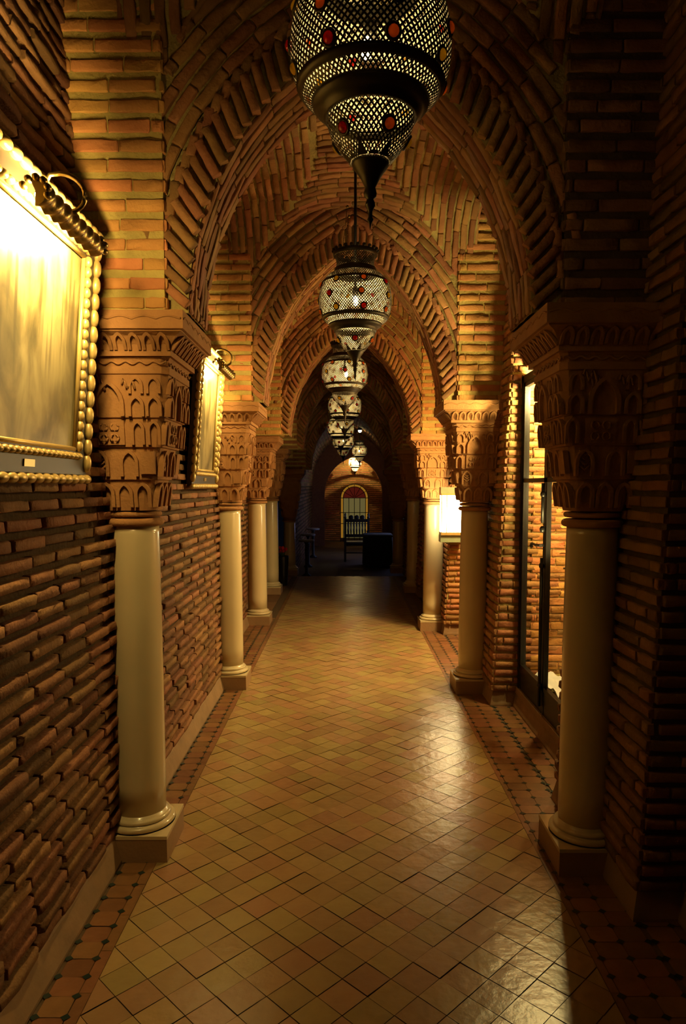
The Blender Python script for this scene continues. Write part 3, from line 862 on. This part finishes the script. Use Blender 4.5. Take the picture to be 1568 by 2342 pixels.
COLS = {('L', 1): (-.91, 3.03), ('R', 1): (1.035, 2.925), ('L', 2): (-.93, 5.56), ('R', 2): (1.01, 5.45), ('L', 3): (-1.02, 8.12), ('R', 3): (.99, 7.79),
        ('L', 4): (-1.10, 10.42), ('R', 4): (1.05, 10.58), ('L', 5): (-1.0, 12.6), ('R', 5): (1.0, 12.95)}
CLAB = {('L', 1): 'nearest cream column on the left, beside the large glowing painting',
        ('R', 1): 'nearest cream column on the right, standing in shadow beside the display door',
        ('L', 2): 'second cream column on the left, past the narrow lit painting',
        ('R', 2): 'second cream column on the right, between display door and glowing box',
        ('L', 3): 'third and brightest cream column on the left, clear of the wall',
        ('R', 3): 'third cream column on the right, left of the glowing white box',
        ('L', 4): 'dim fourth column on the left, just before the black planter',
        ('R', 4): 'dark fourth column on the right, behind the brightly lit third',
        ('L', 5): 'small far column on the left, right behind the black planter',
        ('R', 5): 'small far column on the right at the dark room entrance, one edge lit'}
protos = {}
for (sd, k), (x, y) in COLS.items():
    if k not in protos: protos[k] = make_column(ZS[k], Z0[k]); c = protos[k]
    else: c = copy_tree(protos[k])
    c.location = (x, y, -0.0 if k < 5 else 0.0)
    tag(c, CLAB[(sd, k)], 'column', 'cream columns along the gallery', 'thing')

# ------------------------------------------------------------------ lanterns
def resample(prof, step):
    p = np.array(prof); d = np.concatenate([[0], np.cumsum(np.linalg.norm(np.diff(p, axis=0), axis=1))])
    n = max(2, int(round(d[-1] / step))); t = np.linspace(0, d[-1], n + 1)
    return np.stack([np.interp(t, d, p[:, 0]), np.interp(t, d, p[:, 1])], 1)
def smooth_prof(pts, n=40):
    p = np.array(pts); t = np.arange(len(p)); T = np.linspace(0, len(p) - 1, n); out = []
    for x in T:
        i = min(int(x), len(p) - 2); f = x - i
        p0, p1, p2, p3 = p[max(i - 1, 0)], p[i], p[i + 1], p[min(i + 2, len(p) - 1)]
        out.append(0.5 * ((2 * p1) + (-p0 + p2) * f + (2 * p0 - 5 * p1 + 4 * p2 - p3) * f * f + (-p0 + 3 * p1 - 3 * p2 + p3) * f ** 3))
    return out
def lattice(mb, prof, N, step, off=0.0, m=0, hole=0.59, flip=False):
    R = resample(prof, step); K = len(R) - 1; da = 2 * PI / N
    def node(j, ang): return np.stack([(R[j, 0] + off) * np.cos(ang), (R[j, 0] + off) * np.sin(ang), np.full(len(ang), R[j, 1])], 1)
    i = np.arange(N)
    for j in range(1, K):
        s = 0.5 * (j % 2)
        l, r, b, t = node(j, (i + s) * da), node(j, (i + s + 1) * da), node(j - 1, (i + s + .5) * da), node(j + 1, (i + s + .5) * da)
        c = (l + r + b + t) / 4
        O = np.stack([l, b, r, t], 1)                                   # N,4,3
        I = c[:, None] + (O - c[:, None]) * hole
        # soften the opening to a rounded lozenge
        V = np.concatenate([O, I], 1).reshape(-1, 3)
        bse = i[:, None] * 8
        F = np.concatenate([np.concatenate([bse + q, bse + (q + 1) % 4, bse + 4 + (q + 1) % 4, bse + 4 + q], 1) for q in range(4)])
        if flip: F = F[:, ::-1]
        mb.add(V, F, m, False)

BODY = smooth_prof([(.128, .160), (.160, .145), (.192, .108), (.211, .060), (.218, .005), (.214, -.050), (.199, -.095), (.172, -.130), (.150, -.148)])
BOWL = smooth_prof([(.120, -.178), (.117, -.200), (.104, -.232), (.080, -.268), (.050, -.300)], 20)
NECK = smooth_prof([(.124, .262), (.115, .235), (.113, .210), (.118, .185)], 16)
def r_at(prof, z):
    p = np.array(prof); o = np.argsort(p[:, 1]); return float(np.interp(z, p[o, 1], p[o, 0]))
def make_lantern():
    root = empty('hanging_lantern')
    for nm, pr, N, st in (('globe', BODY, 84, .0088), ('lower_bowl', BOWL, 48, .0088), ('neck', NECK, 52, .0082)):
        mb = MB(); lattice(mb, pr, N, st, 0.0, 0); g = mb.build(nm, M['iron'], root)
        mb = MB(); lattice(mb, pr, N, st, -0.0016, 0, flip=True); mb.build('lining', M['liner'], g)
    def ringp(prof, z, hw=.006, out=.004):
        r = r_at(prof, z); r1, r2 = r_at(prof, z - hw), r_at(prof, z + hw)
        return [(r1 - .001, z - hw), (r1 + out, z - hw), (r + out, z), (r2 + out, z + hw), (r2 - .001, z + hw)]
    mb = MB()
    mb.rev([(.1175, .19), (.122, .188), (.126, .176), (.130, .166), (.140, .155), (.137, .150), (.115, .165)], 48, cap=False)
    mb.build('collar', M['iron'], root)
    for z in (.100, -.106):
        mb = MB(); mb.rev(ringp(BODY, z, .009), 64, cap=False); mb.build('band', M['iron'], root)
    mb = MB(); mb.rev([(.150, -.140), (.160, -.138), (.156, -.150), (.142, -.160), (.128, -.168), (.127, -.180), (.117, -.182), (.115, -.168)], 56, cap=False)
    mb.build('waist_ring', M['iron'], root)
    mb = MB()
    mb.rev([(.126, .256), (.132, .262), (.133, .276), (.128, .284), (.120, .280)], 48, cap=False)
    for i in range(22):
        t = i * 2 * PI / 22; mb.ball((.130 * math.cos(t), .130 * math.sin(t), .290), .0115, 8, 5)
    mb.build('crown', M['iron'], root)
    # solid tip with star petals
    mb = MB()
    n = 12
    for i in range(n):
        t0, t1 = i * 2 * PI / n, (i + 1) * 2 * PI / n; tm = (t0 + t1) / 2
        zt = -.262 if i % 2 == 0 else -.286
        q = lambda r, z, t: (r * math.cos(t), r * math.sin(t), z)
        r0, rt = r_at(BOWL, -.296) + .003, r_at(BOWL, zt) + .003
        mb.add([q(r0, -.296, t0), q(r0, -.296, t1), q(rt, zt, tm)], [(0, 1, 2)], 0)
    mb.rev([(.001, -.296), (.052, -.296), (.050, -.304), (.028, -.335), (.014, -.362), (.0165, -.370), (.018, -.378), (.0165, -.386), (.009, -.392), (.013, -.402), (.0135, -.410), (.006, -.425), (.0055, -.440), (.009, -.447), (.003, -.458), (.0005, -.475)], 20)
    mb.build('finial', M['iron'], root)
    # glass gems with dark seats
    seq = ['gem_yellow', 'gem_red', 'gem_amber', 'gem_yellow', 'gem_amber', 'gem_red', 'gem_yellow', 'gem_red', 'gem_amber']
    q = 0
    for z, prof, n, ph in ((.082, BODY, 8, .15), (.004, BODY, 7, .55), (-.076, BODY, 8, .15), (-.236, BOWL, 5, .4)):
        for i in range(n):
            t = (i + ph) * 2 * PI / n; r = r_at(prof, z)
            dr = (r_at(prof, z + .01) - r_at(prof, z - .01)) / .02
            nrm = Vector((math.cos(t), math.sin(t), -dr)).normalized()
            e = MB(); e.rev([(.021, -.002), (.0225, .001), (.019, .005), (.014, .004), (.014, -.002)], 12, cap=False)
            g = MB(); g.ball((0, 0, .003), (.0145, .0145, .010), 12, 7)
            go = g.build('glass_gem', M[seq[q % 9]], root); q += 1
            go.location = Vector((r * math.cos(t), r * math.sin(t), z))
            go.rotation_euler = nrm.to_track_quat('Z', 'Y').to_euler()
            so = e.build('seat_ring', M['iron'], go)
    return root
LANT = [(.070, 1.98, 2.778), (.063, 4.27, 2.705), (.0, 6.75, 2.665), (.0, 9.25, 2.645), (-.065, 11.5, 2.55), (-.03, 14.0, 2.50), (.43, 20.4, 2.62), (.34, 23.2, 2.38)]
LTOP = [3.62, 3.62, 3.60, 3.5, 3.4, 3.33, 3.28, 3.2]
LLAB = ['nearest large pierced lantern hanging at the top of the picture', 'second pierced lantern, whole and bright, hanging from its rod',
        'third pierced lantern, half behind the tip of the second', 'fourth pierced lantern, peeping out below the third one',
        'fifth pierced lantern in the overlapping row, before a dark vault', 'sixth pierced lantern, the lowest hanging cone of the overlapping row',
        'small lantern to the right of the overlapping row', 'smallest lantern, hanging in front of the far lit end wall']
proto = make_lantern()
for i, (x, y, z) in enumerate(LANT):
    o = proto if i == 0 else copy_tree(proto)
    o.location = (x, y, z); o.rotation_euler = (0, 0, 0.9 + i * 0.77)
    tag(o, LLAB[i], 'lantern', 'pierced metal lanterns along the gallery')
    mb = MB(); mb.ball((-.018, 0, -.004), (.016, .016, .030), 12, 9); bu = mb.build('bulb', bulb_glass('bulb_glass', LANT_COL, 60.0), o)
    mb = MB(); mb.ball((-.018, 0, -.004), (.0055, .0055, .009), 8, 6); mb.build('filament', emitter('filament_glow', LANT_COL, P_LANTERN[i] * 14.0), bu)
    kb = max(q for q in range(6) if YK[q] < y)
    top = (float(vault_fn(kb)[0](np.array(x), np.array(y))[0]) + 0.004 if kb < 5 else LTOP[i]) - z
    mb = MB(); mb.tube([(0, 0, .06), (0, 0, top)], .0085, 8); mb.rev([(.014, .03), (.018, .035), (.018, .07), (.012, .075)], 12, c=(-.0, 0, 0))
    mb.build('rod', M['blackiron'], o)
    if i < 3:
        for j in range(3):
            t = 0.35 + j * 2 * PI / 3
            P0, P1 = np.array([.128 * math.cos(t), .128 * math.sin(t), .285]), np.array([.085 * math.cos(t), .085 * math.sin(t), min(top - 0.35, .52)])
            mb = MB(); n = 18
            for q in range(n):
                a = P0 + (P1 - P0) * (q / n); b = P0 + (P1 - P0) * ((q + .8) / n); mb.tube([a, b], .0022, 5)
            mb.ball(P1, .009, 8, 5); mb.build('chain', M['brass'], o)

# ------------------------------------------------------------------ paintings and their lights
def make_painting(name, w, h, label):
    root = empty(name); tag(root, label, 'painting', 'gilt framed paintings on the left wall')
    mb = MB(); mb.box(-w / 2 + .02, w / 2 - .02, .0, .022, .02, h - .02); mb.build('backing', M['ebony'], root)
    fw = .115
    mb = MB()
    mb.box(-w / 2 + .01, w / 2 - .01, .02, .036, .02, fw); mb.box(-w / 2 + .01, w / 2 - .01, .02, .036, h - fw, h - .02)
    mb.box(-w / 2 + .01, -w / 2 + fw, .02, .036, fw, h - fw); mb.box(w / 2 - fw, w / 2 - .01, .02, .036, fw, h - fw)
    mb.build('frieze', M['ebony'], root)
    def beads(d, r, pitch, y, nm, ry):
        mb = MB()
        W, H = w / 2 - d, h / 2 - d
        nx, nz = int(round(2 * W / pitch)), int(round(2 * H / pitch))
        for sg in (-1, 1):
            for i in range(nx + 1):
                x = -W + i * 2 * W / nx
                mb.ball((x, y, h / 2 + sg * H), (W / nx * 1.15, ry, r), 12, 8)
            for i in range(1, nz):
                z = -H + i * 2 * H / nz
                mb.ball((sg * W, y, h / 2 + z), (r, ry, H / nz * 1.15), 12, 8)
        return mb.build(nm, M['gold'], root)
    beads(.018, .017, .056, .040, 'outer_beading', .018)
    beads(.098, .0125, .036, .040, 'inner_beading', .015)
    # thin rope and canvas
    mb = MB(); d = .122
    W, H = w / 2 - d, h / 2 - d
    P = [(-W, .034, h / 2 - H), (W, .034, h / 2 - H), (W, .034, h / 2 + H), (-W, .034, h / 2 + H)]
    for a in range(4): mb.tube([P[a], P[(a + 1) % 4]], .008, 8)
    mb.build('rope_slip', M['gold'], root)
    mb = MB(); mb.box(-W, W, .018, .026, h / 2 - H, h / 2 + H); mb.build('canvas', M['painting'], root)
    mb = MB(); mb.box(-.035, .035, .036, .040, .052, .074); mb.build('name_plate', M['plate'], root)
    return root
def make_picture_light(x0, label, power):
    """built in the painting's own frame: along x, out y, up z (origin at hood centre)"""
    root = empty('picture_light'); tag(root, label, 'picture light', 'brass picture lights over the paintings')
    mb = MB(); L = .218
    # spiral ribbed half-pipe
    n, m = 60, 12
    rows = []
    for i in range(n + 1):
        x = -L + 2 * L * i / n
        rr = []
        for j in range(m + 1):
            t = -1.55 + 3.6 * j / m
            r = .033 + .0045 * math.sin(x * 110 + t * 2.2)
            rr.append((x, r * math.cos(t), r * math.sin(t)))
        rows.append(rr)
    mb.grid(rows, 0, True); mb.grid([[(x, y * .9, z * .9) for x, y, z in r] for r in rows], 0, True, True)
    for sx in (-1, 1):
        for j in range(6):
            t = -.3 + j * .62; mb.ball((sx * L, .034 * math.cos(t), .034 * math.sin(t)), (.016, .010, .010), 8, 6)
    mb.add([(L, 0, 0)] + [(L, y, z) for x, y, z in rows[-1]], [(0, i, i + 1) for i in range(1, m + 1)], 0)
    mb.build('hood', M['brass'], root)
    for x in (-.135, .115):
        b = MB(); b.tube([(x - .095, 0, -.006), (x - .08, 0, -.006), (x + .08, 0, -.006), (x + .095, 0, -.006)], [.006, .011, .011, .006], 8)
        b.build('bulb', emitter('tube_bulb_glow', (1.0, 0.68, 0.22), power), root)
    mb = MB(); P = [(0, .0 - .01 + .0, .03)]
    P = [(0, .0 + .06 * math.sin(t) - .03 * (t / PI), .03 + .085 * (1 - math.cos(t)) * .62) for t in np.linspace(0, PI, 16)]
    P.append((0, -.06, .13)); P.append((0, -.075, .10))
    mb.tube(P, .007, 8); mb.build('bracket', M['brass'], root)
    return root

PICS = [((-0.985, 2.10, 1.61), .95, .90, 4.4, 'large gilt beaded painting on the near left wall, glowing under its lamp',
         'brass spiral picture light over the large near painting', P_PICTURE[0]),
        ((-0.985, 4.74, 1.585), .82, .93, 4.4, 'narrow looking gilt painting seen past the nearest left column',
         'brass picture light over the painting past the nearest left column', P_PICTURE[1])]
for (loc, w, h, tilt, lab, lab2, pw) in PICS:
    p = make_painting('framed_painting', w, h, lab)
    p.location = loc; p.rotation_euler = (-math.radians(tilt), 0, -PI / 2)
    bpy.context.view_layer.update()
    l = make_picture_light(0, lab2, pw)
    l.matrix_world = Matrix.Translation(Vector(loc)) @ p.rotation_euler.to_matrix().to_4x4() @ Matrix.Translation((0, .12, h - .13))

# ------------------------------------------------------------------ display niche with glazed iron door
def niche():
    ya, yb = YK[1] + 0.5, YK[2] - 0.5
    mb = MB(); cs1, cs2, cs3 = Courses(), Courses(), Courses()
    xb = 1.85
    mb.box(xb, xb + 0.1, ya - 0.1, yb + 0.1, 0.1, 2.5, 1); mb.box(1.32, xb, ya - 0.1, yb + .1, 2.42, 2.5, 1); mb.box(1.30, xb, ya - .1, yb + .1, 0.05, 0.24, 1)
    z = 0.27
    while z < 2.4:
        cs1.run([(xb, ya, z), (xb, yb, z)], (0, 0, .043), .2, .007, random.random(), .014)
        z += 0.0587
    cs1.lay(mb, 0, (-20, 4.3, 1.5))
    struct(mb.build('wall_right', [M['brick_lit'], M['mortar']]), 'brick back of the display niche')
    mb = MB()
    z = 0.30
    mbs = MB(); mbs.box(1.34, xb, yb - 0.012, yb + 0.01, .24, 2.42, 1)
    while z < 2.4:
        cs2.run([(1.34, yb - .012, z), (xb, yb - .012, z)], (0, 0, .047), .2, .007, random.random(), .008)
        z += 0.0587
    cs2.lay(mbs, 0, (1.5, -50, 1.5)); struct(mbs.build('wall_right', [M['brick_lit'], M['mortar']]), 'lit far side of the display niche')
    # door
    X = 1.27; root = empty('door_2', (X, (ya + yb) / 2, 0.15)); struct(root, 'black iron glazed display door')
    hw = (yb - ya) / 2 - 0.01; Hh = 2.22
    ym = 4.385 - (ya + yb) / 2
    mb = MB()
    for y in (-hw, hw - .045): mb.box(-.02, .03, y, y + .045, 0, Hh)
    mb.box(-.02, .03, -hw, hw, Hh - .05, Hh)
    mb.build('frame', M['blackiron'], root)
    for nm, a, b in (('leaf', -hw + .045, ym - .005), ('leaf', ym + .005, hw - .045)):
        mb = MB()
        mb.box(-.012, .012, a, b, 0.0, .15)                               # lower panel
        for y in (a, b - .03): mb.box(-.015, .015, y, y + .03, 0.0, Hh - .05)
        for z in (.15, 1.475, Hh - .08): mb.box(-.015, .015, a, b, z, z + .028)
        lf = mb.build(nm, M['blackiron'], root)
        mb = MB(); mb.box(-.003, .003, a + .03, b - .03, .178, 1.475); mb.box(-.003, .003, a + .03, b - .03, 1.503, Hh - .08)
        mb.build('pane', M['glass'], lf)
    mb = MB(); mb.tube([(-.03, ym, .05), (-.03, ym, .55), (-.03, ym, 1.0)], .011, 8); mb.tube([(-.03, ym, 1.22), (-.03, ym, 1.47)], .011, 8)
    for z in (.18, .95, 1.18, 1.40): mb.ball((-.03, ym, z), (.018, .018, .022), 10, 7)
    mb.build('bolt_rod', M['blackiron'], root)
    mb = MB(); mb.tube([(-.02, ym - .0, 1.08), (-.05, ym, 1.08), (-.07, ym, 1.08)], .010, 8); mb.tube([(-.065, ym - .10, 1.085), (-.068, ym - .05, 1.085), (-.07, ym, 1.08), (-.068, ym + .05, 1.085), (-.065, ym + .11, 1.08)], [.011, .007, .009, .007, .011], 8)
    mb.ball((-.065, ym + .115, 1.068), .014, 8, 6)
    mb.build('handle', M['pewter'], root)
    # sill below
    mb = MB(); mb.box(1.24, 1.36, ya, yb, 0.10, 0.15); struct(mb.build('trim_8', M['plaster']), 'plaster sill under the display door')
    # displayed things
    t = empty('glass_shelf', (1.62, 4.28, 1.06)); tag(t, 'clear glass shelf behind the display door', 'shelf')
    mb = MB(); mb.box(-.20, .22, -.42, .42, -.004, .004); mb.build('pane', M['glass'], t)
    mb = MB()
    for y in (-.40, .40): mb.tube([(.21, y, -.012), (-.15, y, -.012)], .007, 6)
    mb.build('bracket', M['pewter'], t)
    t = empty('silver_teapot', (1.47, 4.30, 1.066)); tag(t, 'dark tarnished teapot on the glass shelf behind the display door', 'teapot')
    mb = MB(); mb.rev([(.03, 0), (.045, .004), (.035, .015), (.06, .04), (.072, .075), (.06, .11), (.035, .13), (.030, .14)], 24); mb.build('body', M['pewter'], t)
    mb = MB(); mb.rev([(.034, .14), (.036, .146), (.02, .165), (.006, .175), (.011, .185), (.001, .196)], 20); mb.build('lid', M['pewter'], t)
    mb = MB(); mb.tube([(0, .06, .05), (0, .10, .07), (0, .12, .11), (0, .15, .135)], [.016, .012, .009, .007], 8); mb.build('spout', M['pewter'], t)
    mb = MB(); mb.tube([(0, -.06 - .045 * math.sin(q), .075 - .045 * math.cos(q)) for q in np.linspace(.1, PI - .1, 10)], .006, 7); mb.build('handle', M['pewter'], t)
    mb = MB()
    n, m = 24, 24
    P = [[(1.36 + .44 * i / n, 3.62 + 1.3 * j / m, .262 + .012 * math.sin(i * 1.3 + j * .5) + .014 * math.sin(j * 1.7 - i * .4)) for j in range(m + 1)] for i in range(n + 1)]
    mb.grid(P, 0, True, True); mb.grid([[(x, y, z - .012) for x, y, z in r] for r in P], 0, True)
    tag(mb.build('cloth', M['white_cloth']), 'rumpled white cloth lying on the display niche floor', 'cloth')
niche()

# glowing display case on the pier before the third right column
def light_case():
    y = YK[3] - 0.5
    t = empty('light_box', (1.115, y - .10, 1.09)); tag(t, 'glowing white glass light box on the brick pier', 'lamp')
    mb = MB(); mb.box(-.105, .105, -.07, .085, .03, .415); mb.build('lit_panes', M['lightbox'], t)
    mb = MB()
    for x in (-.108, -.055, .108):
        mb.box(x - .004, x + .004, -.078, -.068, .03, .415)
    mb.box(-.112, .112, -.08, .085, .0, .03); mb.box(-.112, .112, -.08, .085, .415, .435)
    mb.build('frame', M['gold'], t)
    mb = MB(); mb.box(-.115, .115, -.06, .085, -.075, 0); mb.build('tile_shelf', M['zellige'], t)
    mb = MB(); mb.box(-.115, .115, -.06, .085, .435, .50); mb.build('tile_hood', M['zellige'], t)
light_case()

# ------------------------------------------------------------------ far furnishings
t = empty('planter_vase', (-1.0, 11.25, 0)); tag(t, 'tall black planter vase with red flowers near the far left columns', 'planter')
mb = MB(); mb.rev([(.07, 0), (.075, .01), (.088, .3), (.094, .46), (.092, .48), (.08, .48), (.078, .44)], 24); mb.build('pot', M['black_pot'], t)
mb = MB()
for i in range(14):
    a, r = random.uniform(0, 6.28), random.uniform(0, .055); mb.ball((r * math.cos(a), r * math.sin(a), .53 + random.uniform(0, .10)), random.uniform(.018, .03), 7, 5)
mb.build('flowers', M['petal'], t)
mb = MB()
for i in range(12):
    a, r = random.uniform(0, 6.28), random.uniform(.01, .06); mb.tube([(0, 0, .44), (r * .5 * math.cos(a), r * .5 * math.sin(a), .5), (r * math.cos(a), r * math.sin(a), .56)], [.004, .008, .002], 5)
mb.build('stems', M['leaf'], t)

def chair(loc, rot):
    t = empty('carved_armchair', loc, (0, 0, rot)); tag(t, 'dark carved high-backed armchair standing in the far room', 'chair')
    hw, d = .29, .27
    for x, y in ((-hw, -d), (hw, -d)):
        mb = MB(); mb.rev([(.022, 0), (.03, .03), (.02, .10), (.03, .25), (.022, .4), (.03, .48), (.022, .70), (.03, .72)], 12, c=(x, y, 0)); mb.build('leg', M['wood_dark'], t)
    for x in (-hw, hw):
        mb = MB(); mb.box(x - .028, x + .028, d - .03, d + .03, 0, 1.10); mb.rev([(.03, 1.10), (.035, 1.13), (.018, 1.15), (.028, 1.19), (.004, 1.24)], 12, c=(x, d, 0)); mb.build('leg', M['wood_dark'], t)
    mb = MB(); mb.box(-hw, hw, -d, d, .44, .50); mb.build('seat', M['wood_dark'], t)
    mb = MB(); mb.box(-hw, hw, -d - .02, -d + .01, .36, .44); mb.box(-hw, hw, -d, -d + .03, .16, .20); mb.build('stretcher', M['wood_dark'], t)
    for x in (-hw, hw):
        mb = MB(); mb.box(x - .03, x + .03, -d - .03, d, .72, .755); mb.build('armrest', M['wood_dark'], t)
    mb = MB(); mb.box(-hw, hw, d - .02, d + .02, .62, .70); mb.box(-hw, hw, d - .02, d + .02, 1.0, 1.08)
    for i in range(7): mb.rev([(.014, .7), (.02, .8), (.012, .86), (.02, .93), (.014, 1.0)], 8, c=(-hw + .075 + i * .072, d, 0))
    for i in range(3): mb.ball((-.14 + .14 * i, d, 1.12), (.06, .02, .06), 10, 6)
    mb.build('backrest', M['wood_dark'], t)
    return t
chair((.30, 17.8, -0.3), PI)
t = empty('draped_table', (.78, 16.6, -0.3)); tag(t, 'grey draped table to the right of the dark carved armchair', 'table')
mb = MB(); mb.box(-.33, .33, -.4, .4, .72, .76); mb.build('tabletop', M['wood_dark'], t)
mb = MB()
n = 64; rows = []
for z, e in ((.768, .0), (.766, .02), (.6, .035), (.3, .05), (.06, .06)):
    r = []
    for i in range(n + 1):
        a = i * 2 * PI / n; c, s = math.cos(a), math.sin(a); q = 1 / (abs(c) ** 6 + abs(s) ** 6) ** (1 / 6)
        w = 1 + e * (.5 + .5 * math.sin(a * 14)) + e * .6
        r.append((.33 * q * c * w, .4 * q * s * w, z))
    rows.append(r)
mb.grid([[(0, 0, .768)] * (n + 1)] + rows, 0, True); mb.build('tablecloth_skirt', M['cloth_grey'], t)
for i, (x, y, lab) in enumerate(((-.80, 14.6, 'nearest slim pale-topped pedestal table at the far room left'), (-.86, 16.4, 'middle slim pale-topped pedestal table at the far room left'), (-.84, 18.6, 'farthest pale-topped pedestal table at the far room left'))):
    t = empty('pedestal_table', (x, y, -0.3)); tag(t, lab, 'table', 'pedestal tables along the far left wall')
    mb = MB(); mb.rev([(.16, .74), (.17, .75), (.17, .775), (.16, .785)], 24); mb.build('table_top', M['stone_grey'], t)
    mb = MB(); mb.rev([(.10, 0), (.10, .03), (.035, .08), (.03, .4), (.04, .55), (.03, .68), (.06, .74)], 16); mb.build('pedestal', M['wood_dark'], t)
t = empty('ceiling_spotlight', (.43, 20.0, 3.17)); tag(t, 'tiny bright ceiling spotlight above the small right lantern', 'lamp')
mb = MB(); mb.ball((0, 0, 0), .05, 10, 7); mb.build('bulb', M['spot'], t)
mb = MB(); mb.rev([(.06, .01), (.07, .02), (.05, .08), (.02, .13)], 14); mb.build('housing', M['blackiron'], t)
